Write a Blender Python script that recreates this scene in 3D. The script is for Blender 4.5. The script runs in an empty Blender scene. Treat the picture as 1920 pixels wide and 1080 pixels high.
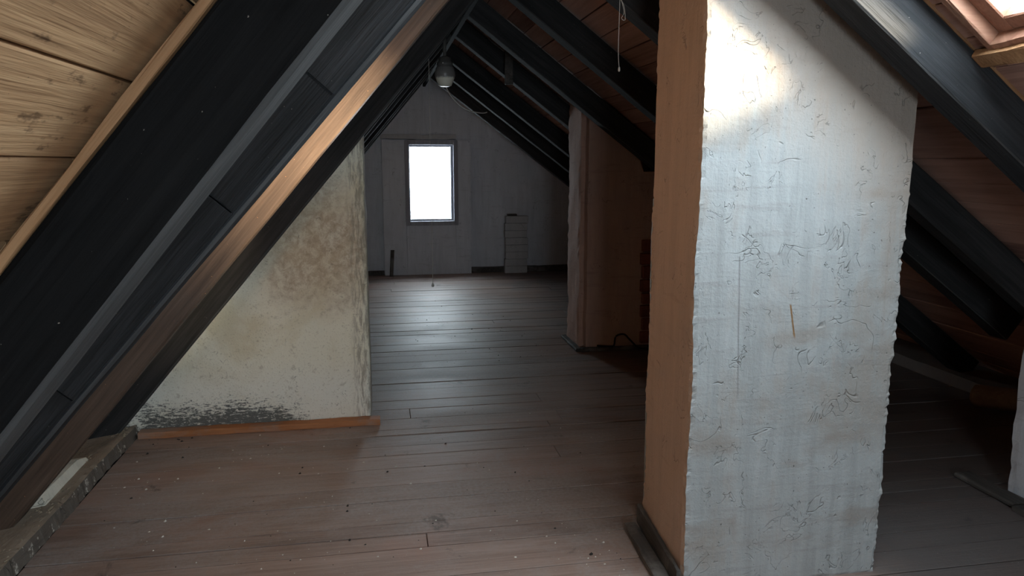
import bpy, bmesh, math, random
from mathutils import Vector, Matrix, noise
random.seed(7)
scn = bpy.context.scene
COL = scn.collection

# ------------------------------------------------------------------ camera, world, sun, exposure
F_PX = 1387.0
YAW, PITCH = math.radians(10.077), math.radians(9.616)
cam_d = bpy.data.cameras.new('camera')
cam_d.sensor_fit = 'HORIZONTAL'; cam_d.sensor_width = 36.0
cam_d.lens = 36.0 * F_PX / 1920.0
cam_d.clip_start = 0.02
cam = bpy.data.objects.new('camera', cam_d); COL.objects.link(cam)
cam.location = (0, 0, 1.5)
cam.rotation_euler = (math.pi / 2 - PITCH, 0, -YAW)
scn.camera = cam

world = bpy.data.worlds.new('world'); scn.world = world
world.use_nodes = True
wb = world.node_tree.nodes['Background']
wb.inputs[0].default_value = (0.82, 0.92, 1.0, 1)
wb.inputs[1].default_value = 24.0

sun_d = bpy.data.lights.new('sun', 'SUN'); sun_d.energy = 36.0; sun_d.angle = math.radians(15)
sun_d.color = (1.0, 0.80, 0.55)
sun = bpy.data.objects.new('sun', sun_d); COL.objects.link(sun)
sun.rotation_euler = Vector((-0.70, 0.61, -0.24)).to_track_quat('-Z', 'Y').to_euler()

vs = scn.view_settings
vs.view_transform = 'Standard'; vs.look = 'None'; vs.exposure = 0.25; vs.gamma = 1.0
vs.use_curve_mapping = False
scn.cycles.max_bounces = 8; scn.cycles.diffuse_bounces = 5; scn.cycles.transparent_max_bounces = 12
scn.cycles.sample_clamp_indirect = 6.0
scn.cycles.use_denoising = True
scn.cycles.use_adaptive_sampling = True; scn.cycles.adaptive_threshold = 0.05

def portal(name, loc, normal_in, sx, sy, xdir):
    d = bpy.data.lights.new(name, 'AREA'); d.shape = 'RECTANGLE'; d.size = sx; d.size_y = sy
    d.cycles.is_portal = True
    o = bpy.data.objects.new(name, d); COL.objects.link(o)
    z = -Vector(normal_in).normalized(); x = Vector(xdir).normalized(); y = z.cross(x)
    from mathutils import Matrix
    o.matrix_world = Matrix(((x.x, y.x, z.x, loc[0]), (x.y, y.y, z.y, loc[1]), (x.z, y.z, z.z, loc[2]), (0, 0, 0, 1)))
    return o

# ------------------------------------------------------------------ main measures
AX, AZ = 0.62, 2.52                 # ridge, underside of the rafters
ML, MR = 1.18, 0.75                 # roof pitches, left and right
def zl(x): return AZ - ML * (AX - x)
def zr(x): return AZ - MR * (x - AX)
CL, CR = math.hypot(1, ML), math.hypot(1, MR)
RD = 0.145                          # rafter depth
OL, OR = 0.165 * CL, 0.158 * CR     # height of the board undersides above the rafter undersides
Y0, Y1 = -1.7, 10.14                # gables
XL, XR = -1.85, 4.25
# skylight opening in the right slope
SX0, SX1, SY0, SY1 = 0.92, 1.80, 1.30, 2.0
# far window glass, rear window
WX0, WX1, WZ0, WZ1 = 0.406, 0.947, 0.752, 1.705
BX0, BX1, BZ0, BZ1 = -0.14, 0.80, 0.78, 1.76

# ------------------------------------------------------------------ materials
class NT:
    def __init__(s, name):
        s.m = bpy.data.materials.new(name); s.m.use_nodes = True
        s.t = s.m.node_tree; s.t.nodes.clear()
        s.out = s.n('ShaderNodeOutputMaterial')
    def n(s, kind, **kw):
        nd = s.t.nodes.new(kind)
        for k, v in kw.items():
            if k.startswith('i_'):
                key = k[2:]
                key = int(key) if key.isdigit() else key.replace('_', ' ')
                if isinstance(v, bpy.types.NodeSocket): s.t.links.new(v, nd.inputs[key])
                else: nd.inputs[key].default_value = v
            else: setattr(nd, k, v)
        return nd
    def pos(s): return s.n('ShaderNodeNewGeometry').outputs['Position']
    def obj(s): return s.n('ShaderNodeTexCoord').outputs['Object']
    def rnd(s): return s.n('ShaderNodeObjectInfo').outputs['Random']
    def map(s, vec, scale=(1, 1, 1), loc=(0, 0, 0)):
        return s.n('ShaderNodeMapping', i_Vector=vec, i_Scale=scale, i_Location=loc).outputs[0]
    def noise(s, vec, scale=5, detail=4, rough=.55, dist=0.0):
        return s.n('ShaderNodeTexNoise', i_Vector=vec, i_Scale=scale, i_Detail=detail, i_Roughness=rough, i_Distortion=dist).outputs[0]
    def vor(s, vec, scale=5):
        return s.n('ShaderNodeTexVoronoi', feature='DISTANCE_TO_EDGE', i_Vector=vec, i_Scale=scale).outputs[0]
    def ramp(s, fac, *stops):
        nd = s.n('ShaderNodeValToRGB', i_0=fac); e = nd.color_ramp.elements
        while len(e) < len(stops): e.new(0.5)
        for el, (p, c) in zip(e, stops):
            el.position = p; el.color = c if len(c) == 4 else (*c, 1)
        return nd.outputs[0]
    def step(s, fac, a, b, lo=0.0, hi=1.0):
        return s.n('ShaderNodeMapRange', interpolation_type='SMOOTHSTEP', i_0=fac, i_1=a, i_2=b, i_3=lo, i_4=hi).outputs[0]
    def mix(s, fac, a, b, mode='MIX'):
        nd = s.n('ShaderNodeMix', data_type='RGBA', blend_type=mode)
        for idx, v in ((0, fac), (6, a), (7, b)):
            if isinstance(v, bpy.types.NodeSocket): s.t.links.new(v, nd.inputs[idx])
            else: nd.inputs[idx].default_value = (v if idx == 0 else ((*v, 1) if len(v) == 3 else v))
        return nd.outputs[2]
    def math(s, op, a, b=0.0):
        nd = s.n('ShaderNodeMath', operation=op, i_0=a, i_1=b); return nd.outputs[0]
    def xyz(s, vec):
        nd = s.n('ShaderNodeSeparateXYZ', i_0=vec); return nd.outputs
    def add(s, a, b):
        nd = s.n('ShaderNodeVectorMath', operation='ADD', i_0=a, i_1=b); return nd.outputs[0]
    def bsdf(s, col, rough=.8, bump=None, bstr=.3, bdist=.01, spec=.3):
        b = s.n('ShaderNodeBsdfPrincipled')
        for key, v in (('Base Color', col), ('Roughness', rough), ('Specular IOR Level', spec)):
            if isinstance(v, bpy.types.NodeSocket): s.t.links.new(v, b.inputs[key])
            else: b.inputs[key].default_value = ((*v, 1) if isinstance(v, tuple) and len(v) == 3 else v)
        if bump is not None:
            bp = s.n('ShaderNodeBump', i_Strength=bstr, i_Distance=bdist, i_Height=bump)
            s.t.links.new(bp.outputs[0], b.inputs['Normal'])
        s.t.links.new(b.outputs[0], s.out.inputs[0])
        return s.m

def wood(name, cols, axis=0, rough=.75, spec=.3, dust=None, grain=1.0, bstr=.35, fleck=None, rand=.35, pits=False):
    """grain runs along the object's given axis; cols = dark, mid, light"""
    t = NT(name); r = t.rnd()
    off = t.n('ShaderNodeCombineXYZ', i_0=t.math('MULTIPLY', r, 37.0), i_1=t.math('MULTIPLY', r, 91.0), i_2=t.math('MULTIPLY', r, 53.0)).outputs[0]
    p = t.add(t.obj(), off)
    sc = [14 * grain] * 3; sc[axis] = 0.9 * grain
    g1 = t.noise(t.map(p, sc), 1.6, 5, .65, .6)
    sc2 = [70 * grain] * 3; sc2[axis] = 2.2 * grain
    g2 = t.noise(t.map(p, sc2), 1.5, 3, .6)
    big = t.noise(p, 1.7, 2, .5)
    f = t.math('ADD', t.math('MULTIPLY', g1, .55), t.math('ADD', t.math('MULTIPLY', g2, .25), t.math('MULTIPLY', big, .2)))
    f = t.math('ADD', f, t.math('MULTIPLY', t.math('SUBTRACT', r, .5), rand * .4))
    c = t.ramp(f, (.30, cols[0]), (.5, cols[1]), (.72, cols[2]))
    if dust:
        d = t.noise(p, 2.3, 6, .7, .4)
        c = t.mix(t.step(d, .48, .68, 0, .75), c, dust)
    if pits:
        q = t.noise(t.map(p, [1 if k != axis else .35 for k in range(3)]), 26, 4, .7)
        c = t.mix(t.step(q, .58, .68, 0, .7), c, tuple(x * .35 for x in cols[0]))
        kn = t.noise(t.map(p, [1 if k != axis else .3 for k in range(3)]), 5, 3, .6, 1.0)
        c = t.mix(t.step(kn, .56, .7, 0, .45), c, cols[0])
    if fleck:
        v = t.noise(p, 120, 2, .5)
        c = t.mix(t.step(v, .76, .80, 0, .8), c, fleck)
    h = g2
    return t.bsdf(c, rough, h, bstr, .006, spec)

def floor_mat():
    t = NT('floorboard_wood'); r = t.rnd(); p0 = t.pos()
    off = t.n('ShaderNodeCombineXYZ', i_0=t.math('MULTIPLY', r, 41.0), i_1=t.math('MULTIPLY', r, 17.0), i_2=t.math('MULTIPLY', r, 7.0)).outputs[0]
    p = t.add(p0, off)
    g1 = t.noise(t.map(p, (1.0, 16, 16)), 1.5, 8, .65, .7)
    g2 = t.noise(t.map(p, (3.0, 95, 95)), 1.4, 5, .6, .2)
    f = t.math('ADD', t.math('MULTIPLY', g1, .6), t.math('MULTIPLY', g2, .4))
    f = t.math('ADD', f, t.math('MULTIPLY', t.math('SUBTRACT', r, .5), .16))
    c = t.ramp(f, (.30, (.13, .080, .060)), (.5, (.25, .165, .13)), (.70, (.36, .25, .205)))
    # red stain in patches, grey plaster dust trodden over the boards
    red = t.noise(t.map(p0, (.8, 1.3, 1)), 1.3, 4, .6, .5)
    c = t.mix(t.step(red, .52, .66, 0, .45), c, (.34, .17, .12))
    d1 = t.noise(t.map(p0, (1, 1.5, 1), (3.1, .4, 0)), .9, 6, .68, .6)
    grit = t.noise(p0, 60, 3, .7)
    dust = t.math('MULTIPLY', t.step(d1, .40, .62, .1, .8), t.step(grit, .3, .7, .45, 1))
    c = t.mix(dust, c, (.35, .315, .30))
    spots = t.noise(t.add(p0, (5.3, 2.2, 0)), 3.4, 5, .7, .5)
    c = t.mix(t.step(spots, .62, .72, 0, .65), c, (.05, .037, .033))
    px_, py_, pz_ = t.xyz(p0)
    dark_right = t.step(t.math('ADD', px_, t.math('MULTIPLY', t.math('SUBTRACT', d1, .5), 1.6)), 1.3, 2.1, 0, .72)
    c = t.mix(dark_right, c, (.055, .054, .056))  # boards turn darker towards the right
    fl = t.noise(p0, 210, 2, .5)
    c = t.mix(t.step(fl, .73, .77, 0, .8), c, (.6, .57, .52))
    h = t.math('ADD', t.math('MULTIPLY', g2, .6), t.math('MULTIPLY', grit, .4))
    rough = t.step(dust, .1, .8, .52, .62)
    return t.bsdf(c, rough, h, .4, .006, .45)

def plaster(name, base, stain, dark, crack=.8, brush=(9, 9, 1.2), stain_amt=.7, stain_rng=(.5, .72), dark_amt=.35, bstr=.5, extra=None, rough=.85):
    t = NT(name); p = t.pos()
    br = t.noise(t.map(p, brush), 1.8, 6, .62, .3)
    brh = t.noise(t.map(p, (brush[2] * 2, brush[2] * 2, brush[0] * 2.2)), 1.6, 5, .6, .2)
    blot = t.noise(p, 2.6, 5, .6, .4)
    fine = t.noise(p, 55, 4, .65)
    c = t.mix(t.step(br, .3, .7), tuple(x * .86 for x in base), base)
    c = t.mix(t.step(t.math('ADD', t.math('MULTIPLY', br, .5), t.math('MULTIPLY', blot, .5)), stain_rng[0], stain_rng[1], 0, stain_amt), c, stain)
    c = t.mix(t.step(brh, .56, .74, 0, dark_amt), c, dark)
    line = contour(t, p, 6.0, .009, .55, .60, (3.0, 1.0, 7.0))
    c = t.mix(t.math('MULTIPLY', line, crack), c, tuple(x * .45 for x in dark))
    pit = t.noise(t.add(p, (1, 8, 2)), 90, 2, .5)
    c = t.mix(t.step(pit, .74, .78, 0, .5), c, tuple(x * .5 for x in dark))
    h = t.math('ADD', t.math('MULTIPLY', br, .4), t.math('ADD', t.math('MULTIPLY', fine, .22), t.math('MULTIPLY', brh, .12)))
    h = t.math('SUBTRACT', h, t.math('MULTIPLY', line, .35))
    if extra: c = extra(t, p, c)
    return t.bsdf(c, rough, h, bstr, .02, .2)

def contour(t, p, scale, eps, mlo, mhi, seed):
    """thin broken lines along level curves of a noise: cracks and lifted paint edges"""
    n = t.noise(t.add(p, seed), scale, 3, .6, .9)
    d = t.math('ABSOLUTE', t.math('SUBTRACT', n, .5))
    m = t.noise(t.add(p, tuple(v * 1.7 + 3 for v in seed)), scale * 1.1, 2, .5)
    return t.math('MULTIPLY', t.step(d, 0, eps, 1, 0), t.step(m, mlo, mhi))
def limewash_mat():
    """old limewash over rough plaster: smudges, brush marks, hair cracks, a rust run and a ruled line"""
    t = NT('limewash_plaster'); p = t.pos(); x, y, z = t.xyz(p)
    fine = t.noise(p, 75, 4, .65)
    vert = t.noise(t.map(p, (15, 15, 1.1)), 1.6, 5, .62, .2)
    horz = t.noise(t.map(p, (1.6, 1.6, 17), (3, 3, 1)), 1.5, 4, .6, .2)
    blot = t.noise(t.add(p, (2.2, 5, 1.4)), 2.5, 5, .62, .5)
    c = t.mix(t.step(vert, .32, .68), (.32, .335, .335), (.395, .415, .42))
    c = t.mix(t.step(t.math('ADD', t.math('MULTIPLY', blot, .62), t.math('MULTIPLY', vert, .38)), .47, .66, 0, .75), c, (.30, .27, .24))
    c = t.mix(t.step(horz, .55, .72, 0, .5), c, (.27, .265, .26))
    b2 = t.noise(t.map(p, (1.1, 1, 2.6), (7, 0, 2)), 2.0, 4, .55)
    c = t.mix(t.step(b2, .55, .70, 0, .6), c, (.26, .225, .195))
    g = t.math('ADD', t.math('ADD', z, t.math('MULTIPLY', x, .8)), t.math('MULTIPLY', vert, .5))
    c = t.mix(t.step(g, 2.68, 3.2, 0, .8), c, (.29, .235, .195))  # browned up under the roof; the rafter's shade is put into the colour
    l1 = contour(t, p, 5.5, .010, .53, .58, (3.0, 1.0, 7.0)); l2 = contour(t, p, 9.0, .012, .56, .60, (8.0, 2.0, 4.0))
    line = t.math('MAXIMUM', l1, l2)
    c = t.mix(t.math('MULTIPLY', line, .24), c, (.16, .155, .15))
    pit = t.noise(t.add(p, (1, 8, 2)), 85, 2, .5)
    c = t.mix(t.step(pit, .73, .76, 0, .8), c, (.10, .095, .09))
    def run(x0, z0, k, w, za, zb, col, amt, c):
        dx = t.math('ABSOLUTE', t.math('SUBTRACT', x, t.math('ADD', x0, t.math('MULTIPLY', t.math('SUBTRACT', z0, z), k))))
        m = t.math('MULTIPLY', t.step(dx, w * .4, w, 1, 0), t.math('MULTIPLY', t.step(z, za, za + .02), t.step(z, zb - .01, zb, 1, 0)))
        return t.mix(t.math('MULTIPLY', m, amt), c, col)
    c = run(1.362, 1.026, .20, .0045, .90, 1.03, (.22, .12, .05), .95, c)
    c = run(1.169, 1.177, .042, .004, .70, 1.20, (.20, .20, .20), t.step(vert, .3, .6, .25, .7), c)
    h = t.math('ADD', t.math('MULTIPLY', fine, .25), t.math('ADD', t.math('MULTIPLY', vert, .25), t.math('MULTIPLY', horz, .18)))
    h = t.math('SUBTRACT', h, t.math('MULTIPLY', line, .4))
    return t.bsdf(c, .85, h, .6, .02, .2)
def cream_mat():
    t = NT('cream_plaster'); p = t.pos(); x, y, z = t.xyz(p)
    stip = t.noise(p, 95, 4, .7); mid = t.noise(p, 24, 5, .7, .4); blot = t.noise(t.add(p, (9.2, 0, 4.1)), 2.4, 5, .62, .5)
    c = t.mix(t.step(blot, .40, .62), (.84, .80, .66), (.72, .65, .48))
    c = t.mix(t.step(z, .45, .2, 0, .55), c, (.83, .82, .77))
    # smoke-brown cloud high on the wall
    dx = t.math('ADD', x, .36); dz = t.math('SUBTRACT', z, 1.05)
    r2 = t.math('ADD', t.math('MULTIPLY', dx, dx), t.math('MULTIPLY', t.math('MULTIPLY', dz, dz), .8))
    cl = t.step(t.math('ADD', r2, t.math('MULTIPLY', t.math('SUBTRACT', blot, .5), .35)), .0, .17, .85, 0)
    c = t.mix(t.math('MULTIPLY', cl, t.step(mid, .32, .62, .35, 1)), c, (.42, .31, .21))
    c = t.mix(t.step(stip, .56, .68, 0, .5), c, (.36, .30, .20))
    c = t.mix(t.math('MULTIPLY', t.step(mid, .58, .68), .35), c, (.30, .24, .16))
    # paint scraped off at the foot, in horizontal scratches
    sc = t.noise(t.map(p, (14, 14, 60)), 1.6, 5, .75, .6)
    b2 = t.noise(p, 3.2, 4, .6)
    zz = t.math('ADD', z, t.math('MULTIPLY', t.math('SUBTRACT', b2, .5), .30))
    xx = t.math('ADD', t.math('ABSOLUTE', t.math('ADD', x, .88)), t.math('MULTIPLY', t.math('SUBTRACT', b2, .5), .6))
    low = t.math('MULTIPLY', t.step(zz, .02, .27, 1, 0), t.step(xx, .30, .68, 1, 0))
    scr = t.step(t.math('ADD', t.math('MULTIPLY', t.math('ADD', sc, t.math('MULTIPLY', stip, .35)), .8), t.math('MULTIPLY', low, .27)), .66, .76, 0, .9)
    c = t.mix(t.math('MULTIPLY', scr, t.step(low, .02, .25)), c, (.07, .072, .072))
    edge = t.math('MULTIPLY', t.step(x, -.20, -.14), t.step(t.noise(t.map(p, (32, 32, 5)), 1.6, 5, .7), .42, .60))
    c = t.mix(t.math('MULTIPLY', edge, .7), c, (.26, .22, .17))
    line = contour(t, p, 7.0, .008, .57, .61, (5.0, 3.0, 1.0))
    c = t.mix(t.math('MULTIPLY', line, .6), c, (.16, .13, .09))
    h = t.math('ADD', t.math('MULTIPLY', stip, .5), t.math('SUBTRACT', t.math('MULTIPLY', mid, .3), t.math('MULTIPLY', scr, .2)))
    return t.bsdf(c, .85, h, .5, .012, .2)

M = {}
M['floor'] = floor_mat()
M['tar'] = wood('tarred_rafter', ((.003, .003, .0033), (.0065, .0066, .007), (.014, .0142, .015)), 0, .9, .08, fleck=(.35, .33, .30), bstr=.6)
M['tar_grey'] = wood('weathered_black_rafter', ((.010, .0105, .0115), (.022, .023, .025), (.048, .050, .055)), 0, .8, .15, fleck=(.4, .38, .34), bstr=.9)
M['tar_mid'] = wood('smoke_black_timber', ((.012, .0118, .012), (.026, .0255, .026), (.05, .049, .05)), 0, .85, .1, fleck=(.35, .33, .30), bstr=.6)
M['tar_worn_lit'] = wood('worn_lit_black_timber', ((.022, .022, .023), (.05, .05, .051), (.10, .10, .10)), 0, .8, .15, bstr=.8)  # worn arrises and underside; bounce light on them is put into the colour
M['brown'] = wood('brown_rafter_wood', ((.05, .033, .025), (.105, .070, .052), (.19, .13, .095)), 0, .55, .3, fleck=(.75, .35, .14), bstr=.35)
M['board_l'] = wood('pale_roof_board', ((.27, .145, .075), (.52, .32, .17), (.68, .45, .26)), 1, .75, .2, fleck=(.08, .05, .035), bstr=.9, grain=.8, pits=True)
M['board_r'] = wood('reddish_roof_board', ((.22, .125, .10), (.38, .225, .18), (.50, .31, .25)), 1, .8, .1, bstr=.4, grain=.8, rand=.8)
M['batten'] = wood('raw_batten', ((.16, .075, .035), (.31, .165, .08), (.46, .27, .14)), 0, .7, .25, bstr=.5)
M['sky_frame'] = wood('skylight_wood', ((.17, .075, .05), (.30, .15, .10), (.42, .24, .16)), 0, .6, .3, bstr=.4)
M['base_orange'] = wood('orange_baseboard', ((.25, .10, .04), (.42, .17, .07), (.52, .25, .12)), 0, .6, .3, dust=(.30, .25, .22))
M['dark_plank'] = wood('grey_dark_plank', ((.03, .027, .025), (.075, .066, .06), (.14, .125, .115)), 1, .75, .2, dust=(.22, .205, .19))
M['grey_plank'] = wood('grey_frame_wood', ((.18, .18, .20), (.30, .30, .33), (.42, .42, .45)), 2, .65, .3)
M['white'] = limewash_mat()
M['tan'] = plaster('tan_plaster', (.60, .44, .34), (.50, .355, .265), (.36, .25, .185), crack=.3, stain_amt=.7)  # tan colour for the left-facing side of the near chimney
M['brown_plaster'] = plaster('brown_clay_plaster', (.58, .39, .32), (.46, .30, .245), (.30, .19, .155), crack=.5, stain_amt=.7)
M['cream'] = cream_mat()
M['gable'] = plaster('grey_white_plaster', (.66, .68, .73), (.50, .51, .55), (.34, .34, .37), crack=.5, stain_amt=.6)
M['pier'] = plaster('whitewashed_stub', (.50, .50, .51), (.38, .38, .38), (.26, .25, .25), crack=.4)
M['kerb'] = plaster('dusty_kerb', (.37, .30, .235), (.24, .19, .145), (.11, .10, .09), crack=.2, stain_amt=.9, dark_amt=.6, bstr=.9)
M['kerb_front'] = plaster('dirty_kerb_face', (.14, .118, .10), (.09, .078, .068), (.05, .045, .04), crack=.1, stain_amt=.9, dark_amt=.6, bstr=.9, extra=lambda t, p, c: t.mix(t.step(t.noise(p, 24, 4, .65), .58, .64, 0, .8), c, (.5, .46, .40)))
M['kerb_r'] = plaster('sooty_kerb', (.16, .14, .13), (.10, .09, .085), (.05, .05, .05), crack=.1)
M['pale'] = plaster('pale_broken_plaster', (.74, .70, .60), (.55, .47, .37), (.35, .29, .22), crack=.3, bstr=.9)
M['brick'] = plaster('dark_red_brick', (.24, .085, .06), (.17, .06, .045), (.08, .04, .035), crack=.1)
M['felt'] = NT('roofing_felt').bsdf((.03, .028, .027), .95)
M['iron'] = NT('rusty_iron').bsdf((.05, .042, .038), .7)
M['cable'] = NT('black_rubber_cable').bsdf((.012, .011, .011), .5)
M['cord'] = NT('pale_cord').bsdf((.55, .53, .50), .8)
M['ceramic'] = NT('grimy_ceramic').bsdf((.10, .095, .09), .5)
M['crumb'] = NT('plaster_crumb').bsdf((.62, .58, .52), .9)
M['crumb_brown'] = NT('straw_and_grit').bsdf((.30, .24, .17), .9)
M['chip'] = NT('dark_crumb').bsdf((.03, .027, .025), .9)
def log_mat():
    return wood('log_wood', ((.12, .085, .07), (.19, .14, .115), (.26, .20, .165)), 0, .8)
M['log'] = log_mat()
def pane_mat():
    t = NT('dirty_window_glass')
    tr = t.n('ShaderNodeBsdfTransparent'); tr.inputs[0].default_value = (.93, .95, .95, 1)
    gl = t.n('ShaderNodeBsdfGlossy'); gl.inputs['Roughness'].default_value = .08
    mx = t.n('ShaderNodeMixShader', i_0=.06); t.t.links.new(tr.outputs[0], mx.inputs[1]); t.t.links.new(gl.outputs[0], mx.inputs[2])
    t.t.links.new(mx.outputs[0], t.out.inputs[0]); return t.m
M['pane'] = pane_mat()
def lamp_mat():
    t = NT('dusty_lamp_glass'); x, y, z = t.xyz(t.obj())
    n = t.noise(t.obj(), 60, 4, .7)
    f = t.step(t.math('ADD', z, t.math('MULTIPLY', n, .02)), .062, .078)
    c = t.mix(f, (.85, .83, .72), (.20, .19, .185))  # cream lower half: settled dust, brightened with caught light put into the colour
    return t.bsdf(c, .35, n, .2, .004, .5)
M['lamp'] = lamp_mat()

# ------------------------------------------------------------------ mesh helpers
WORLD = {}
def link(name, bm, mat, parent=None, smooth=False, origin=None, xdir=None):
    """one object from a bmesh in world coordinates; its origin goes to its base centre, its local x along xdir"""
    bmesh.ops.recalc_face_normals(bm, faces=bm.faces[:])
    vs_ = [v.co for v in bm.verts]
    lo = Vector((min(v.x for v in vs_), min(v.y for v in vs_), min(v.z for v in vs_)))
    hi = Vector((max(v.x for v in vs_), max(v.y for v in vs_), max(v.z for v in vs_)))
    org = Vector(origin) if origin else Vector(((lo.x + hi.x) / 2, (lo.y + hi.y) / 2, lo.z))
    mw = Matrix.Translation(org)
    if xdir is not None:
        x = Vector(xdir).normalized(); yv = Vector((0, 1, 0)); zv = x.cross(yv)
        mw = mw @ Matrix((x, yv, zv)).transposed().to_4x4()
    inv = mw.inverted()
    for v in bm.verts: v.co = inv @ v.co
    me = bpy.data.meshes.new(name); bm.to_mesh(me); bm.free()
    for m in (mat if isinstance(mat, (list, tuple)) else [mat]): me.materials.append(M[m])
    if smooth:
        for p in me.polygons: p.use_smooth = True
    o = bpy.data.objects.new(name, me); COL.objects.link(o)
    WORLD[o.name] = mw
    if parent is not None:
        o.parent = parent; o.matrix_local = WORLD[parent.name].inverted() @ mw
    else: o.matrix_world = mw
    return o
def empty(name, loc):
    o = bpy.data.objects.new(name, None); COL.objects.link(o); o.location = loc; o.empty_display_size = .1
    WORLD[o.name] = Matrix.Translation(loc); return o
def tag(o, label=None, cat=None, group=None, kind=None):
    if label: o['label'] = label
    if cat: o['category'] = cat
    if group: o['group'] = group
    if kind: o['kind'] = kind
    return o
def add_box(bm, x0, x1, y0, y1, z0, z1):
    v = [bm.verts.new((x, y, z)) for x in (x0, x1) for y in (y0, y1) for z in (z0, z1)]
    for f in ((0, 1, 3, 2), (4, 6, 7, 5), (0, 4, 5, 1), (2, 3, 7, 6), (0, 2, 6, 4), (1, 5, 7, 3)):
        bm.faces.new([v[i] for i in f])
    return v
def box(x0, x1, y0, y1, z0, z1, bevel=0.0, segs=1):
    bm = bmesh.new(); add_box(bm, x0, x1, y0, y1, z0, z1)
    if bevel: bmesh.ops.bevel(bm, geom=bm.edges[:], offset=bevel, segments=segs, affect='EDGES', profile=.5)
    return bm
def prism_y(poly, y0, y1):
    """polygon of (x, z) extruded along y"""
    bm = bmesh.new()
    a = [bm.verts.new((x, y0, z)) for x, z in poly]; b = [bm.verts.new((x, y1, z)) for x, z in poly]
    bm.faces.new(a); bm.faces.new(b[::-1])
    for i in range(len(poly)):
        j = (i + 1) % len(poly); bm.faces.new((a[i], b[i], b[j], a[j]))
    return bm
def slice_bm(bm, step, axes='xyz'):
    for ax in axes:
        k = 'xyz'.index(ax)
        lo = min(v.co[k] for v in bm.verts); hi = max(v.co[k] for v in bm.verts)
        n = max(1, int((hi - lo) / step))
        for i in range(1, n):
            co = [0, 0, 0]; no = [0, 0, 0]; co[k] = lo + (hi - lo) * i / n; no[k] = 1
            bmesh.ops.bisect_plane(bm, geom=bm.verts[:] + bm.edges[:] + bm.faces[:], plane_co=co, plane_no=no, dist=1e-5)
def roughen(bm, amp=.006, edge=.008, scale=3.0, escale=22.0, keep_floor=True):
    bm.normal_update()
    disp = {}
    for v in bm.verts:
        ns = [f.normal for f in v.link_faces]
        sharp = any(ns[0].dot(n) < .7 for n in ns[1:])
        p = v.co
        d = Vector((noise.noise(p * scale), noise.noise(p * scale + Vector((9, 3, 1))), noise.noise(p * scale + Vector((4, 7, 5))))) * amp
        d += Vector((noise.noise(p * 11), noise.noise(p * 11 + Vector((5, 1, 7))), 0)) * amp * .35
        if sharp:
            e = noise.noise(p * escale * .35) * .45 + noise.noise(p * escale) * .55 + noise.noise(p * escale * 2.6) * .5
            n = Vector((0, 0, 0))
            for q in ns: n += q
            n.normalize()
            d += n * (e * edge - edge * .35)
        disp[v] = d
    for v, d in disp.items():
        if keep_floor and v.co.z < .005: d.z = 0
        v.co += d
def beam(p0, p1, wdir, w, ddir, d, segs=26, cham=.008, jit=.0025, seed=0, worn=()):
    """squared timber from p0 to p1 (centre of its underside near edge); local cross-section w along wdir, d along ddir"""
    bm = bmesh.new(); p0 = Vector(p0); p1 = Vector(p1); wdir = Vector(wdir); ddir = Vector(ddir); c = cham
    sec = [(c, 0), (w - c, 0), (w, c), (w, d - c), (w - c, d), (c, d), (0, d - c), (0, c)]
    rings = []
    for i in range(segs + 1):
        b = p0.lerp(p1, i / segs); ring = []
        for j, (a, e) in enumerate(sec):
            q = b + wdir * a + ddir * e
            s = Vector((seed * 3.7 + j // 2 * 5.1, seed * 1.3, i * .55))
            q = q + wdir * noise.noise(s) * jit + ddir * noise.noise(s + Vector((2, 8, 1))) * jit
            s2 = Vector((seed * 9.1, j * 4.2, i * 2.3)); q = q + (wdir + ddir) * noise.noise(s2) * jit * .5
            ring.append(bm.verts.new(q))
        rings.append(ring)
    for a, b in zip(rings, rings[1:]):
        for j in range(8):
            f = bm.faces.new((a[j], a[(j + 1) % 8], b[(j + 1) % 8], b[j]))
            if j in worn: f.material_index = 1  # listed faces take the paler worn and lit material
    bm.faces.new(rings[0][::-1]); bm.faces.new(rings[-1])
    return bm
def tube(pts, r, n=6, cap=True):
    bm = bmesh.new(); pts = [Vector(p) for p in pts]; rings = []
    for i, p in enumerate(pts):
        t = (pts[min(i + 1, len(pts) - 1)] - pts[max(i - 1, 0)]).normalized()
        u = t.cross(Vector((0, 0, 1)) if abs(t.z) < .9 else Vector((1, 0, 0))).normalized(); v = t.cross(u)
        rr = r[i] if isinstance(r, (list, tuple)) else r
        rings.append([bm.verts.new(p + (u * math.cos(a) + v * math.sin(a)) * rr) for a in (2 * math.pi * k / n for k in range(n))])
    for a, b in zip(rings, rings[1:]):
        for j in range(n): bm.faces.new((a[j], a[(j + 1) % n], b[(j + 1) % n], b[j]))
    if cap: bm.faces.new(rings[0][::-1]); bm.faces.new(rings[-1])
    return bm
def smooth_pts(pts, n=6):
    out = []; P = [Vector(p) for p in pts]
    for i in range(len(P) - 1):
        a, b, c, d = P[max(i - 1, 0)], P[i], P[i + 1], P[min(i + 2, len(P) - 1)]
        for k in range(n):
            t = k / n
            out.append(.5 * ((2 * b) + (c - a) * t + (2 * a - 5 * b + 4 * c - d) * t * t + (3 * b - a - 3 * c + d) * t ** 3))
    out.append(P[-1]); return out
def lathe(profile, cx, cy, cz, n=28):
    bm = bmesh.new(); rings = []
    for r, z in profile:
        rings.append([bm.verts.new((cx + r * math.cos(2 * math.pi * k / n), cy + r * math.sin(2 * math.pi * k / n), cz + z)) for k in range(n)])
    for a, b in zip(rings, rings[1:]):
        for j in range(n): bm.faces.new((a[j], a[(j + 1) % n], b[(j + 1) % n], b[j]))
    bm.faces.new(rings[0][::-1]); bm.faces.new(rings[-1]); return bm
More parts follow.
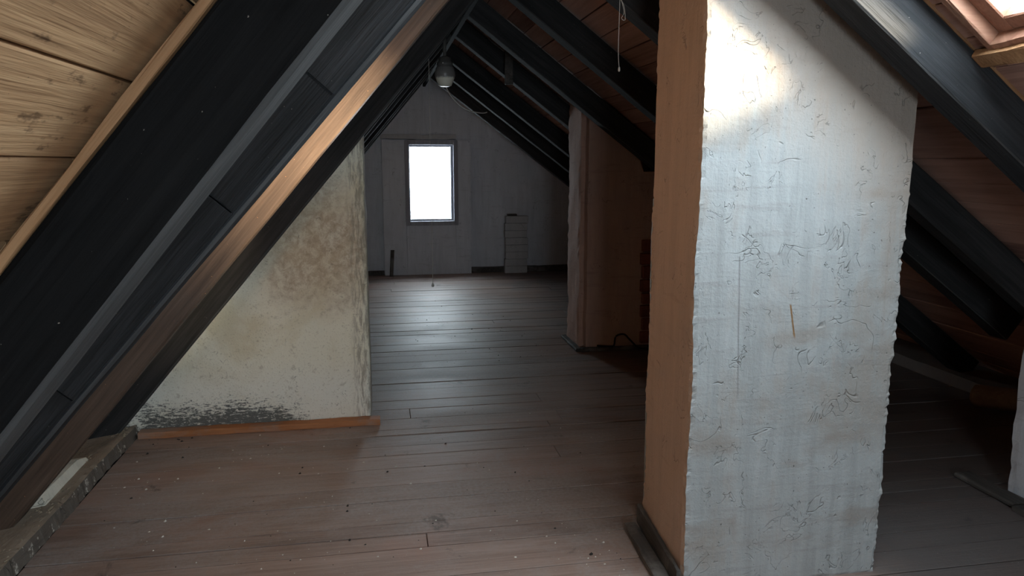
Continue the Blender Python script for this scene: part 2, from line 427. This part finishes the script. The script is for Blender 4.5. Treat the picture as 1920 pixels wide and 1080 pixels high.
def ring_frame(x0, x1, z0, z1, w, y0, y1):
    """four frame bars around an opening in an x-z wall"""
    return [(x0, x0 + w, y0, y1, z0, z1), (x1 - w, x1, y0, y1, z0, z1), (x0 + w, x1 - w, y0, y1, z0, z0 + w), (x0 + w, x1 - w, y0, y1, z1 - w, z1)]

# ------------------------------------------------------------------ floor
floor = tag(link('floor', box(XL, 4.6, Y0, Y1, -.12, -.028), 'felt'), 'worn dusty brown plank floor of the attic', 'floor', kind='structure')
y = Y0; i = 0
known = [2.514, 2.739, 2.853, 2.948, 3.166, 3.329, 3.529, 3.692, 3.822, 3.986, 4.073, 4.249, 4.43, 4.601, 4.824, 4.974, 5.15, 5.33, 5.52, 5.715, 5.86, 6.079, 6.289]
edges = [Y0]
while edges[-1] < 2.38: edges.append(edges[-1] + random.uniform(.14, .2))
edges = [e for e in edges if e < 2.42] + known
while edges[-1] < Y1 - .22: edges.append(edges[-1] + random.uniform(.13, .21))
edges.append(Y1)
rnd = random.Random(3)
for a, b in zip(edges, edges[1:]):
    cuts = [-1.36, 3.86]
    if rnd.random() < .5: cuts.insert(1, rnd.choice([.18, .95, 1.9, 2.6, -.5]) + rnd.uniform(-.1, .1))
    for c0, c1 in zip(cuts, cuts[1:]):
        g = rnd.uniform(.0018, .004); dz = rnd.uniform(-.0025, .0015)
        bm = bmesh.new(); add_box(bm, c0 + .0015, c1 - .0015, a + g, b - g, -.028, dz)
        for v in bm.verts:
            if v.co.z > -.02: v.co.z += rnd.uniform(-.001, .001)
        bmesh.ops.bevel(bm, geom=[e for e in bm.edges if all(v.co.z > -.02 for v in e.verts)], offset=.0013, segments=1, affect='EDGES')
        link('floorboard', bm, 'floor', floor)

# ------------------------------------------------------------------ roof slopes
def slab_l():
    bm = bmesh.new(); t = .06
    o = OL + .024 * CL
    return prism_y([(AX + .05, zl(AX + .05) + o), (XL - .3, zl(XL - .3) + o), (XL - .3, zl(XL - .3) + o + t), (AX + .05, zl(AX + .05) + o + t + .1)], Y0 - .1, Y1 + .25)
ceil_l = tag(link('ceiling_left', slab_l(), 'felt'), 'steep left roof slope with dark rafters and pale boards', 'roof slope', kind='structure')
bm = bmesh.new()
def slab_r(x0, x1, y0, y1):
    o = OR + .024 * CR; t = .06
    b = prism_y([(x0, zr(x0) + o), (x1, zr(x1) + o), (x1, zr(x1) + o + t), (x0, zr(x0) + o + t)], y0, y1)
    me = bpy.data.meshes.new('tmp'); b.to_mesh(me); b.free(); bm.from_mesh(me); bpy.data.meshes.remove(me)
slab_r(AX - .05, SX0, Y0 - .1, Y1 + .25); slab_r(SX1, XR + .3, Y0 - .1, Y1 + .25)
slab_r(SX0, SX1, Y0 - .1, SY0); slab_r(SX0, SX1, SY1, Y1 + .25)
ceil_r = tag(link('ceiling_right', bm, 'felt'), 'shallower right roof slope with black rafters and reddish boards', 'roof slope', kind='structure')

def board_l(s0, s1, y0, y1, r):
    g = .002; o = OL + r.uniform(0, .004)
    x0, x1 = AX - (s0 + g) / CL, AX - (s1 - g) / CL
    nx, nz = -ML / CL * -1, 1 / CL   # outward normal of the left slope is (-ML, 1)/CL
    nx = -ML / CL
    t = .02
    pts = [(x0, zl(x0) + o), (x1, zl(x1) + o), (x1 + nx * t, zl(x1) + o + nz * t), (x0 + nx * t, zl(x0) + o + nz * t)]
    bm = prism_y(pts, y0 + .001, y1 - .001)
    bmesh.ops.bevel(bm, geom=[e for e in bm.edges if abs(e.verts[0].co.y - e.verts[1].co.y) > .1], offset=.003, segments=1, affect='EDGES')
    return link('roof_board', bm, 'board_l', ceil_l)
def board_r(s0, s1, y0, y1, r):
    g = .002; o = OR + r.uniform(0, .005)
    x0, x1 = AX + (s0 + g) / CR, AX + (s1 - g) / CR
    nx, nz = MR / CR, 1 / CR; t = .018
    pts = [(x0, zr(x0) + o), (x1, zr(x1) + o), (x1 + nx * t, zr(x1) + o + nz * t), (x0 + nx * t, zr(x0) + o + nz * t)]
    bm = prism_y(pts, y0 + .001, y1 - .001)
    bmesh.ops.bevel(bm, geom=[e for e in bm.edges if abs(e.verts[0].co.y - e.verts[1].co.y) > .1], offset=.003, segments=1, affect='EDGES')
    return link('roof_board', bm, 'board_r', ceil_r)
rb = random.Random(11)
RL = [-1.1, .06, 1.19, 2.05, 3.1, 4.115, 5.33, 6.18, 7.34, 8.2, 9.2]        # near faces of the left rafters
RR = [-1.1, .1, 1.17, 2.05, 3.25, 4.28, 5.33, 6.2, 7.34, 8.2, 9.2]
RW = .115
sl = [0.02]
while sl[-1] < 1.37 - .07: sl.append(sl[-1] + .1498)
sl = [x for x in sl if x < 1.40] + [1.518, 1.665, 1.83, 1.99]
while sl[-1] < (AX - XL) * CL + .1: sl.append(sl[-1] + rb.uniform(.14, .17))
for s0, s1 in zip(sl, sl[1:]):
    j = sorted(rb.sample([2, 4, 6, 8], 2)); ys = [Y0] + [RL[k] + RW / 2 for k in j] + [Y1]
    for a, b in zip(ys, ys[1:]): board_l(s0, s1, a, b, rb)
sr = [.02, .20, .375, .53, .69, .84, .985, 1.12, 1.27, 1.42, 1.56]
while sr[-1] < (XR - AX) * CR + .1: sr.append(sr[-1] + rb.uniform(.14, .165))
hs0, hs1 = (SX0 - AX) * CR, (SX1 - AX) * CR
for s0, s1 in zip(sr, sr[1:]):
    j = sorted(rb.sample([4, 5, 7], 1)); ys = [Y0, RR[3] + RW / 2] + [RR[k] + RW / 2 for k in j] + [Y1]
    for a, b in zip(ys, ys[1:]):
        if s1 > hs0 + .005 and s0 < hs1 - .005 and a < SY0 < b:
            board_r(s0, s1, a, SY0, rb)
            if b > SY1 + .02: board_r(s0, s1, SY1, b, rb)
            if s0 < hs0 - .02: board_r(s0, hs0, SY0, SY1, rb)
            if s1 > hs1 + .02: board_r(hs1, s1, SY0, SY1, rb)
        else: board_r(s0, s1, a, b, rb)

# left rafters: (near face y, slope, height at x = 0, material)
special = {1.19: (1.215, 1.782, 'tar'), 2.05: (1.14, 1.781, 'tar_grey'), 3.1: (1.17, 1.80, 'brown'), 4.115: (1.18, 1.735, 'tar_mid')}
for k, yy in enumerate(RL):
    m, z0, mat = special.get(yy, (ML, AZ - ML * AX + random.uniform(-.006, .006), 'tar_mid'))
    xa, xb = AX - .01, -1.60
    L = math.hypot(1, m); nd = Vector((-m, 0, 1)) / L
    d = RD
    r_ = link('rafter', beam((xa, yy, z0 + m * xa), (xb, yy, z0 + m * xb), (0, 1, 0), RW, nd, d, seed=k, cham=.009, worn=(0, 7) if yy in (1.19,) else (7,)), [mat, 'tar_worn_lit' if mat != 'brown' else 'brown'], ceil_l, xdir=(1, 0, m))
    # mesh axes: grain runs down the slope; turn the object so that its local x follows the timber
    if yy == 1.19:
        a = Vector((xa, yy, z0 + m * xa)) + nd * d; b = Vector((xb, yy, z0 + m * xb)) + nd * d
        link('packing_strip', beam(a, b, (0, 1, 0), .05, nd, .018, seed=31, cham=.003, jit=.005), 'batten', r_, xdir=(1, 0, m))
    if yy == 2.05:      # patched face: planks nailed to the side of the rafter
        for s0, s1, th in ((.0, .28, .016), (.285, .545, .024), (.55, .97, .030), (.975, 1.5, .022)):
            x0, x1 = .18 - s0, .18 - s1
            a = Vector((x0, yy - th, z0 + m * x0)) + nd * .014; b = Vector((x1, yy - th, z0 + m * x1)) + nd * .014
            link('side_plank', beam(a, b, (0, 1, 0), th + .001, nd, d - .02, segs=10, seed=41 + th * 1e3, cham=.003, jit=.002), 'tar_grey', r_, xdir=(1, 0, m))
# right rafters
for k, yy in enumerate(RR):
    xa, xb = AX + .01, 3.93
    mat = 'tar_mid'; zoff = random.uniform(-.006, .006)
    if yy == 2.05: mat = 'tar_grey'; zoff = 0.01
    if yy == 3.25: xb = 3.2
    nd = Vector((MR, 0, 1)) / CR
    r_ = link('rafter', beam((xa, yy, zr(xa) + zoff), (xb, yy, zr(xb) + zoff), (0, 1, 0), RW, nd, RD, seed=50 + k, cham=.0045, worn=(7,)), [mat, 'tar_worn_lit'], ceil_r, xdir=(1, 0, -MR))
    if yy == 2.05:
        a = Vector((xa, yy, zr(xa))) + nd * (RD + .008); b = Vector((1.93, yy, zr(1.93))) + nd * (RD + .008)
        link('packing_strip', beam(a, b, (0, 1, 0), .04, nd, .018, seed=77, cham=.003, jit=.005), 'batten', r_, xdir=(1, 0, -MR))
# trimmed tail rafter beside the chimney
nd = Vector((MR, 0, 1)) / CR
link('tail_rafter', beam((1.88, 2.80, zr(1.88)), (3.93, 2.80, zr(3.93)), (0, 1, 0), .10, nd, RD, seed=91), 'tar_mid', ceil_r, xdir=(1, 0, -MR))
# ridge board between the rafter heads
link('ridge_board', box(AX - .018, AX + .018, Y0, Y1, AZ - .03, AZ + .16, .004), 'tar', ceil_r)
# short plank hanging between two rafters
link('hanger', box(1.02, 1.085, 6.05, 6.075, 2.12, 2.40, .004), 'dark_plank', ceil_r)

# ------------------------------------------------------------------ skylight in the right slope
nR = Vector((MR, 0, 1)) / CR; tR = Vector((1, 0, -MR)) / CR
sk = empty('window_2', ((SX0 + SX1) / 2, (SY0 + SY1) / 2, zr((SX0 + SX1) / 2) + OR))
tag(sk, 'rough wooden skylight in the right slope above the chimney', 'skylight', kind='structure')
def slope_bar(name, xa, xb, ya, yb, h0, h1, mat, parent, c=.004, jit=.002, seed=0):
    """bar in the right slope: x range (horizontal), y range, heights above the board undersides along the normal"""
    base = lambda x: Vector((x, 0, zr(x) + OR)) + nR * h0
    if abs(yb - ya) < (xb - xa) * CR:
        p0, p1 = base(xa), base(xb); p0.y = p1.y = ya
        bm = beam(p0, p1, (0, 1, 0), yb - ya, nR, h1 - h0, segs=12, cham=c, jit=jit, seed=seed)
    else:
        p0 = base(xa); p1 = base(xa); p0.y, p1.y = ya, yb
        bm = beam(p0, p1, tR, (xb - xa) * CR, nR, h1 - h0, segs=12, cham=c, jit=jit, seed=seed)
    return link(name, bm, mat, parent)
e = .0
for q, (a, b, c_, d_) in enumerate(((SX0 - .0, SX1, SY1 - .028, SY1), (SX0, SX1, SY0, SY0 + .028), (SX0, SX0 + .025, SY0 + .028, SY1 - .028), (SX1 - .025, SX1, SY0 + .028, SY1 - .028))):
    slope_bar('lining_board', a, b, c_, d_, -.01, .075, 'sky_frame', sk, jit=.004, seed=100 + q)
fr = None
for q, (a, b, c_, d_) in enumerate(((SX0 + .025, SX1 - .025, SY1 - .085, SY1 - .028), (SX0 + .025, SX1 - .025, SY0 + .028, SY0 + .085), (SX0 + .025, SX0 + .06, SY0 + .085, SY1 - .085), (SX1 - .065, SX1 - .025, SY0 + .085, SY1 - .085))):
    slope_bar('sash_bar', a, b, c_, d_, .03, .07, 'sky_frame', sk, seed=110 + q)
slope_bar('pane', SX0 + .05, SX1 - .05, SY0 + .06, SY1 - .06, .048, .052, 'pane', sk, c=.0005, jit=0)
slope_bar('bottom_batten', SX1 - .01, SX1 + .035, SY0 - .03, 2.045, -.03, -.003, 'batten', sk, jit=.006, seed=131)
c0 = Vector(((SX0 + SX1) / 2, (SY0 + SY1) / 2, 0)); c0.z = zr(c0.x) + OR
pc = c0 + nR * .10
portal('skylight_portal', pc, -nR, (SX1 - SX0) * CR, SY1 - SY0, tR)

# ------------------------------------------------------------------ gable walls
def gable(name, y0, y1, hx0, hx1, hz0, hz1):
    bm = bmesh.new()
    def part(poly):
        b = prism_y(poly, y0, y1); me = bpy.data.meshes.new('t'); b.to_mesh(me); b.free(); bm.from_mesh(me); bpy.data.meshes.remove(me)
    ol, or_ = OL + .02, OR + .02
    tl = lambda x: zl(x) + ol; tr = lambda x: zr(x) + or_
    part([(XL - .1, -.1), (hx0, -.1), (hx0, tl(hx0)), (XL - .1, max(tl(XL - .1), -.05))])
    # centre strip, below and above the opening
    part([(hx0, -.1), (hx1, -.1), (hx1, hz0), (hx0, hz0)])
    mid = [(hx0, hz1), (hx1, hz1), (hx1, tr(hx1))]
    mid += [(AX, min(tl(AX), tr(AX)))] if hx0 < AX < hx1 else []
    mid += [(hx0, tl(hx0))]
    part(mid)
    part([(hx1, -.1), (XR + .1, -.1), (XR + .1, max(tr(XR + .1), -.05)), (hx1, tr(hx1))])
    return bm
wall_b = tag(link('wall_back', gable('wall_back', Y1 - .0, Y1 + .28, WX0 - .06, WX1 + .06, WZ0 - .06, WZ1 + .06), 'gable'), 'grey plastered far gable wall around the bright window', 'wall', kind='structure')
wall_f = tag(link('wall_front', gable('wall_front', Y0 - .28, Y0, BX0, BX1, BZ0, BZ1), 'gable'), 'plastered near gable wall behind the viewpoint', 'wall', kind='structure')

# raised plaster panel around the window: a frame of rendered slabs, with a rough lintel ledge above
PY = 10.0
bm = bmesh.new()
for b in ((.04, WX0 - .06, PY, Y1, 0, 1.795), (WX1 + .06, 1.216, PY, Y1, 0, 1.795), (WX0 - .06, WX1 + .06, PY, Y1, 0, WZ0 - .06), (WX0 - .06, WX1 + .06, PY, Y1, WZ1 + .06, 1.795)):
    add_box(bm, *b)
bmesh.ops.remove_doubles(bm, verts=bm.verts[:], dist=1e-4)
slice_bm(bm, .06, 'xz'); roughen(bm, .005, .004)
link('window_panel', bm, 'gable', wall_b)
bm = box(.03, 1.02, PY - .012, PY + .1, 1.805, 1.87); slice_bm(bm, .06, 'x'); roughen(bm, .006, .012)
link('lintel', bm, 'pier', wall_b)
bm = box(1.225, 3.4, Y1 - .10, Y1 - .001, 0, .075); slice_bm(bm, .08, 'x'); roughen(bm, .006, .008)
link('skirting', bm, 'dark_plank', wall_b)
bm = box(-.6, .035, Y1 - .10, Y1 - .001, 0, .05); slice_bm(bm, .08, 'x'); roughen(bm, .005, .006)
link('skirting', bm, 'dark_plank', wall_b)

win = empty('window_1', ((WX0 + WX1) / 2, PY + .03, WZ0 - .05)); tag(win, 'small bright gable window with grey wooden frame', 'window', kind='structure')
for q, b in enumerate(ring_frame(WX0 - .068, WX1 + .092, WZ0 - .085, WZ1 + .085, .058, PY - .02, PY + .03)):
    bm = box(*b, bevel=.005); link('outer_frame', bm, 'grey_plank', win)
for q, b in enumerate(ring_frame(WX0 - .045, WX1 + .045, WZ0 - .045, WZ1 + .045, .045, PY + .035, PY + .075)):
    bm = box(*b, bevel=.006); link('sash_bar', bm, 'grey_plank', win)
link('pane', box(WX0 - .02, WX1 + .02, PY + .052, PY + .056, WZ0 - .02, WZ1 + .02), 'pane', win)
link('latch', box(WX0 - .03, WX0 - .012, PY + .005, PY + .036, WZ0 + .1, WZ0 + .18, .004), 'iron', win)
portal('window_portal', ((WX0 + WX1) / 2, Y1 + .2, (WZ0 + WZ1) / 2), (0, -1, 0), WX1 - WX0 + .1, WZ1 - WZ0 + .1, (1, 0, 0))
win3 = empty('window_3', ((BX0 + BX1) / 2, Y0 - .1, BZ0)); tag(win3, 'window in the near gable behind the viewpoint', 'window', kind='structure')
for b in ring_frame(BX0, BX1, BZ0, BZ1, .05, Y0 - .14, Y0 - .08): link('frame_bar', box(*b, bevel=.005), 'grey_plank', win3)
link('pane', box(BX0 + .04, BX1 - .04, Y0 - .112, Y0 - .108, BZ0 + .04, BZ1 - .04), 'pane', win3)
portal('rear_window_portal', ((BX0 + BX1) / 2, Y0 - .26, (BZ0 + BZ1) / 2), (0, 1, 0), BX1 - BX0, BZ1 - BZ0, (1, 0, 0))

# ------------------------------------------------------------------ left plastered wall, baseboard, kerbs
WLX = -.085
bm = prism_y([(-1.50, 0), (WLX, 0), (WLX, zl(WLX) + OL - .01), (-1.50, zl(-1.50) + OL - .01)], 4.24, 4.75)
slice_bm(bm, .035, 'xz'); slice_bm(bm, .08, 'y'); roughen(bm, .005, .010)
tag(link('wall_left', bm, 'cream', smooth=True), 'cream plastered cross wall under the left rafters, scraped grey at its foot', 'wall', kind='structure')
bm = beam((-1.345, 4.165, 0.0), (-.035, 4.165, 0.0), (0, 1, 0), .072, (0, 0, 1), .036, segs=30, cham=.004, jit=.004, seed=5)
tag(link('baseboard_left', bm, 'base_orange'), 'low orange wooden batten along the foot of the cream wall', 'baseboard', kind='structure')
bm = prism_y([(-1.84, 0), (-1.357, 0), (-1.370, .066), (-1.42, .060), (-1.62, .030), (-1.84, .030)], Y0, 4.235)
slice_bm(bm, .03, 'y'); slice_bm(bm, .04, 'x')
bm.normal_update()
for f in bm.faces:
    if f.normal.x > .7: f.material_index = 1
roughen(bm, .008, .014, 5)
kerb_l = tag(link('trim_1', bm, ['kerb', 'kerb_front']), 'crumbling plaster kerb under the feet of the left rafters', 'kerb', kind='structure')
bm = bmesh.new(); secs = []
for k in range(33):
    yy = 3.27 + .50 * k / 32; w = .5 + .5 * noise.noise(Vector((0, yy * 5, 2))) ; tip = min(1.0, (3.80 - yy) / .12)
    secs.append([bm.verts.new(q) for q in ((-1.52, yy, .03), (-1.452 + .02 * w, yy, .045), (-1.468 + .01 * w, yy, .06 + (.022 + .03 * w) * tip), (-1.52, yy, .055 + (.025 + .03 * w) * tip))])
for a, b in zip(secs, secs[1:]):
    for q in range(4): bm.faces.new((a[q], a[(q + 1) % 4], b[(q + 1) % 4], b[q]))
bm.faces.new(secs[0]); bm.faces.new(secs[-1])
link('plaster_fillet', bm, 'pale', kerb_l)
bm = prism_y([(-1.84, 0), (-1.40, 0), (-1.42, .09), (-1.84, .12)], 4.76, Y1); slice_bm(bm, .1, 'y'); roughen(bm, .008, .01)
tag(link('trim_2', bm, 'kerb_r'), 'dark far kerb under the left rafters behind the cream wall', 'kerb', kind='structure')
bm = prism_y([(3.80, 0), (4.28, 0), (4.28, .10), (3.80, .085)], Y0, Y1); slice_bm(bm, .1, 'y'); roughen(bm, .008, .01)
tag(link('trim_3', bm, 'kerb_r'), 'sooty wall plate along the foot of the right roof slope', 'kerb', kind='structure')

# ------------------------------------------------------------------ chimneys
def chimney_faces(bm, tan_idx=1):
    bm.normal_update()
    for f in bm.faces:
        n = f.normal
        f.material_index = tan_idx if n.x < -.6 else 0
CY0, CY1 = 2.265, 2.78
ch = empty('chimney', (1.435, 2.555, 0))
tag(ch, 'big near chimney with white limewashed front and tan left side', 'chimney')
poly = [(1.052, 0), (1.81, 0), (1.82, zr(1.82) + OR - .022), (1.056, zr(1.056) + OR - .022)]
bm = prism_y(poly, CY0, CY1)
for v in bm.verts:
    if v.co.y < CY0 + .01: v.co.x -= .038          # the flanks splay a little towards the front
slice_bm(bm, .02, 'x'); slice_bm(bm, .012, 'z'); slice_bm(bm, .03, 'y'); bm.normal_update()
chimney_faces(bm); roughen(bm, .006, .011, 2.6, 31)
link('stack', bm, ['white', 'tan'], ch, smooth=False)
bm = beam((1.006, 2.26, 0), (1.045, 2.78, 0), (-1, 0, 0), .016, (0, 0, 1), .085, segs=10, cham=.003, jit=.003, seed=61)
link('skirting_board', bm, 'dark_plank', ch)
bm = beam((.982, 2.14, 0.0), (1.01, 2.73, 0.0), (-1, 0, 0), .055, (0, 0, 1), .028, segs=12, cham=.004, jit=.004, seed=62)
link('collar_plank', bm, 'dark_plank', ch)

# second chimney, stepped outline with a rounded shoulder
c2 = empty('chimney', (2.1, 5.85, 0)); tag(c2, 'brown plastered chimney farther back with a rounded shoulder', 'chimney')
X0, XS, XE, ZS = 1.60, 1.93, 2.66, 1.43
arc = [(XS + .07 - .07 * math.cos(a), ZS + .07 - .07 * math.sin(a)) for a in [math.pi / 2 * k / 5 for k in range(6)]]
poly = [(X0, 0), (XE, 0), (XE, zr(XE) + OR - .15)]
zt = zr(2.12) + OR - .012
poly = [(X0, 0), (XE, 0), (XE, min(ZS, zr(XE) + OR - .01)), ((AX + (AZ + OR - .012 - ZS) / MR), ZS) if AX + (AZ + OR - .012 - ZS) / MR < XE else (XE - .001, ZS)] + arc[::-1] + [(XS, zr(XS) + OR - .012), (X0, zr(X0) + OR - .012)]
bm = prism_y(poly, 5.62, 6.05); bmesh.ops.triangulate(bm, faces=[f for f in bm.faces if len(f.verts) > 4])
slice_bm(bm, .05, 'xyz'); roughen(bm, .008, .012)
link('stack', bm, 'brown_plaster', c2)
bm = prism_y([(1.56, 0), (1.65, 0), (1.65, zr(1.65) + OR - .02), (1.56, zr(1.56) + OR - .02)], 5.70, 6.08)
slice_bm(bm, .04, 'xyz'); roughen(bm, .009, .016, 4, 14)
link('corner_render', bm, 'brown_plaster', c2)
bm = beam((1.56, 5.58, 0), (2.4, 5.58, 0), (0, 1, 0), .05, (0, 0, 1), .03, segs=8, jit=.004, seed=71)
link('collar_plank', bm, 'dark_plank', c2)
bm = beam((1.565, 5.60, 0), (1.565, 6.1, 0), (-1, 0, 0), .05, (0, 0, 1), .026, segs=8, jit=.004, seed=72)
link('collar_plank', bm, 'dark_plank', c2)
rk = random.Random(5)
z = .05
for k in range(8):
    hgt = rk.uniform(.098, .112); sh = .012 if k % 2 else 0
    bm = box(2.035 + sh + .004 * k * -.6 + .02, 2.33, 5.585 + rk.uniform(-.006, .004), 5.64, z, z + hgt - .012, .006)
    link('brick', bm, 'brick', c2); z += hgt
# third pillar, cut by the right frame edge
c3 = empty('chimney', (3.05, 2.9, 0)); tag(c3, 'low grey plastered chimney base cut off by the right edge of the view', 'chimney')
bm = prism_y([(2.825, 0), (3.36, 0), (3.36, zr(3.36) - .01), (2.825, zr(2.825) - .01)], 2.62, 2.785)
slice_bm(bm, .035, 'xyz'); roughen(bm, .008, .012)
link('stack', bm, ['gable'], c3)
bm = beam((2.68, 2.60, 0), (3.4, 2.60, 0), (0, -1, 0), .07, (0, 0, 1), .025, segs=8, jit=.004, seed=73); link('collar_plank', bm, 'dark_plank', c3)
bm = beam((2.785, 2.61, 0), (2.785, 2.95, 0), (-1, 0, 0), .09, (0, 0, 1), .025, segs=8, jit=.004, seed=74); link('collar_plank', bm, 'dark_plank', c3)

# ------------------------------------------------------------------ things at the far gable
pr = empty('brick_pier', (1.83, 9.98, 0)); tag(pr, 'whitewashed stub of stacked bricks against the far gable wall', 'pier')
z = 0.0
for k in range(8):
    h = .098; dx = rk.uniform(-.008, .008)
    bm = box(1.675 + dx, 1.985 + dx, 9.93 + rk.uniform(-.008, .008), Y1 - .11, z, z + h - .002, .004); slice_bm(bm, .05, 'x'); roughen(bm, .003, .003)
    link('brick', bm, 'pier', pr); z += h
tag(link('iron_plate', box(1.71, 1.84, 9.95, 10.02, z - .004, z + .026, .008, 2), 'iron'), 'small dark iron block on top of the brick stub', 'iron block')
bm = beam((.10, 9.90, 0), (.125, 9.975, .345), (1, 0, 0), .05, (0, 1, 0), .022, segs=6, seed=81)
tag(link('batten_offcut', bm, 'dark_plank'), 'short dark batten leaning on the far wall left of the window', 'batten')

# ------------------------------------------------------------------ lamp, cords, cable
LX, LY = .478, 5.388; LZ = 2.03
lamp = empty('ceiling_lamp', (LX, LY, LZ)); tag(lamp, 'small dusty glass jar lamp hanging under the ridge', 'lamp')
glass = link('glass_jar', lathe([(.03, 0), (.045, .006), (.062, .045), (.073, .075), (.072, .095), (.064, .125), (.05, .143)], LX, LY, LZ), 'lamp', lamp, smooth=True)
link('lamp_holder', lathe([(.052, .138), (.056, .142), (.056, .165), (.046, .172), (.044, .195), (.02, .205)], LX, LY, LZ), 'ceramic', lamp, smooth=True)
link('stem', lathe([(.012, .20), (.012, zl(LX) - LZ + .01)], LX, LY, LZ, 10), 'ceramic', lamp, smooth=True)
for a in (0.2, 2.3, 4.4):
    link('screw', lathe([(.005, 0), (.005, .006), (.003, .008)], LX + .058 * math.cos(a), LY + .058 * math.sin(a), LZ + .15, 8), 'cord', lamp)

pcx = .366
cord = empty('pull_cord', (pcx, LY, .60)); tag(cord, 'long thin pull cord with a small knob hanging in front of the window', 'pull cord')
link('cord', tube([(pcx, LY, .615), (pcx + .001, LY, 1.2), (pcx - .001, LY, 1.7), (pcx, LY, zl(pcx) + .01)], .0018, 5), 'cord', cord)
link('knob', lathe([(.002, .03), (.008, .022), (.011, .008), (.006, 0)][::-1], pcx, LY, .60, 10), 'cord', cord, smooth=True)
link('bead', lathe([(.002, 0), (.007, .006), (.007, .010), (.002, .016)], pcx, LY, 1.735, 10), 'cord', cord, smooth=True)

st = empty('hanging_string', (.975, 3.0, 1.88)); tag(st, 'frayed pale string hanging from the roof beside the near chimney', 'string')
link('string', tube(smooth_pts([(.977, 3.0, 1.88), (.972, 3.0, 1.95), (.973, 3.0, 2.1), (.975, 3.0, 2.30), (.975, 3.0, zr(.975) + OR)]), .0014, 5), 'cord', st)
link('tangle', tube(smooth_pts([(.975, 3.0, 2.16), (.99, 2.995, 2.10), (.982, 3.0, 2.075), (.997, 3.0, 2.07), (.992, 3.0, 2.12), (.975, 3.0, 2.15)]), .0012, 5), 'cord', st)
link('end_knot', lathe([(.001, 0), (.005, .004), (.004, .016), (.001, .02)], .977, 3.0, 1.866, 8), 'cord', st)

tag(link('electric_cable', tube(smooth_pts([(.655, 8.08, 2.40), (.713, 8.14, 2.324), (.784, 8.19, 2.219), (.874, 8.23, 2.128), (.967, 8.28, 2.076), (1.061, 8.33, 2.052), (1.165, 8.44, 2.049), (1.22, 8.48, 2.06)]), .006, 6), 'cord', smooth=True), 'thin pale cable sagging from the ridge to the right rafters near the far gable', 'cable')
tag(link('cable_stub', tube(smooth_pts([(1.68, 5.555, .055), (1.80, 5.555, .045), (1.82, 5.55, .06), (1.835, 5.555, .125), (1.90, 5.555, .14), (1.95, 5.55, .095), (2.02, 5.54, .03), (2.12, 5.535, .010)]), .0075, 7), 'cable', smooth=True), 'black bent cable lying against the foot of the brown chimney', 'cable')

# wood offcut in the dark eaves
tag(link('log_offcut', tube([(3.60, 3.86, .075), (3.605, 3.85, .075), (3.70, 3.72, .085), (3.80, 3.56, .10), (3.83, 3.52, .10)], [.05, .068, .072, .07, .06], 14), 'log', smooth=True), 'round brown timber offcut lying in the dark right eaves', 'timber')
# ------------------------------------------------------------------ crumbs on the floor (past counting)
def crumbs(name, mat, n, seed, smin, smax, spots):
    r = random.Random(seed); bm = bmesh.new()
    for _ in range(n):
        if r.random() < .55:
            cx_, cy_, sp = r.choice(spots); x, y_ = r.gauss(cx_, sp), r.gauss(cy_, sp)
        else: x, y_ = r.uniform(-1.25, 1.0), r.uniform(2.2, 7.5)
        if not (-1.3 < x < 3.6) or (.92 < x < 1.88 and 2.17 < y_ < 2.85) or (x > 1.48 and 5.5 < y_ < 6.15) or (x < -.02 and y_ > 4.15): continue
        s = r.uniform(smin, smax) * (r.random() ** 2 * .8 + .3)
        k = r.randint(4, 6); a0 = r.random() * 6.28; h = s * r.uniform(.4, .9)
        ring = [bm.verts.new((x + s * r.uniform(.5, 1) * math.cos(a0 + 6.283 * j / k), y_ + s * r.uniform(.5, 1) * math.sin(a0 + 6.283 * j / k), .0)) for j in range(k)]
        top = bm.verts.new((x + s * .2, y_, h))
        for j in range(k): bm.faces.new((ring[j], ring[(j + 1) % k], top))
        bm.faces.new(ring[::-1])
    return link(name, bm, mat, origin=(0, 3, 0))
tag(crumbs('plaster_crumbs', 'crumb', 420, 4, .003, .010, [(-.2, 2.75, .25), (.85, 2.5, .12), (-.9, 2.9, .3), (-1.2, 3.6, .12), (.3, 3.4, .5), (1.45, 5.5, .12), (-.6, 4.0, .3)]), 'small white plaster crumbs scattered over the floorboards', 'crumbs', kind='stuff')
tag(crumbs('dirt_crumbs', 'chip', 300, 9, .003, .012, [(.6, 6.3, .5), (.3, 7.2, .5), (1.1, 5.7, .25), (.2, 3.2, .5), (-1.2, 4.08, .1)]), 'dark dirt crumbs scattered over the floorboards', 'crumbs', kind='stuff')

r = random.Random(21); bm = bmesh.new()
for _ in range(260):
    x = r.uniform(-1.47, -1.375); y_ = r.uniform(2.1, 4.2); z = .066 - (-1.37 - x) * .16
    if r.random() < .45:     # straws and splinters
        a = r.uniform(0, 3.14); l = r.uniform(.008, .03); dx, dy = math.cos(a) * l * .4, math.sin(a) * l; w = .0012
        q = [bm.verts.new(v) for v in ((x - dx - w, y_ - dy, z), (x - dx + w, y_ - dy, z), (x + dx, y_ + dy, z + .004), (x - dx, y_ - dy, z + .004))]
    else:
        u = r.uniform(.003, .009)
        q = [bm.verts.new(v) for v in ((x - u, y_ - u, z - .003), (x + u, y_ - u * .6, z - .003), (x, y_ + u, z - .003), (x, y_, z + u * .8))]
    for f in ((0, 1, 2), (0, 1, 3), (1, 2, 3), (0, 2, 3)): bm.faces.new([q[i] for i in f])
tag(link('kerb_debris', bm, 'crumb_brown'), 'straw and plaster bits lying along the left kerb', 'debris', kind='stuff')
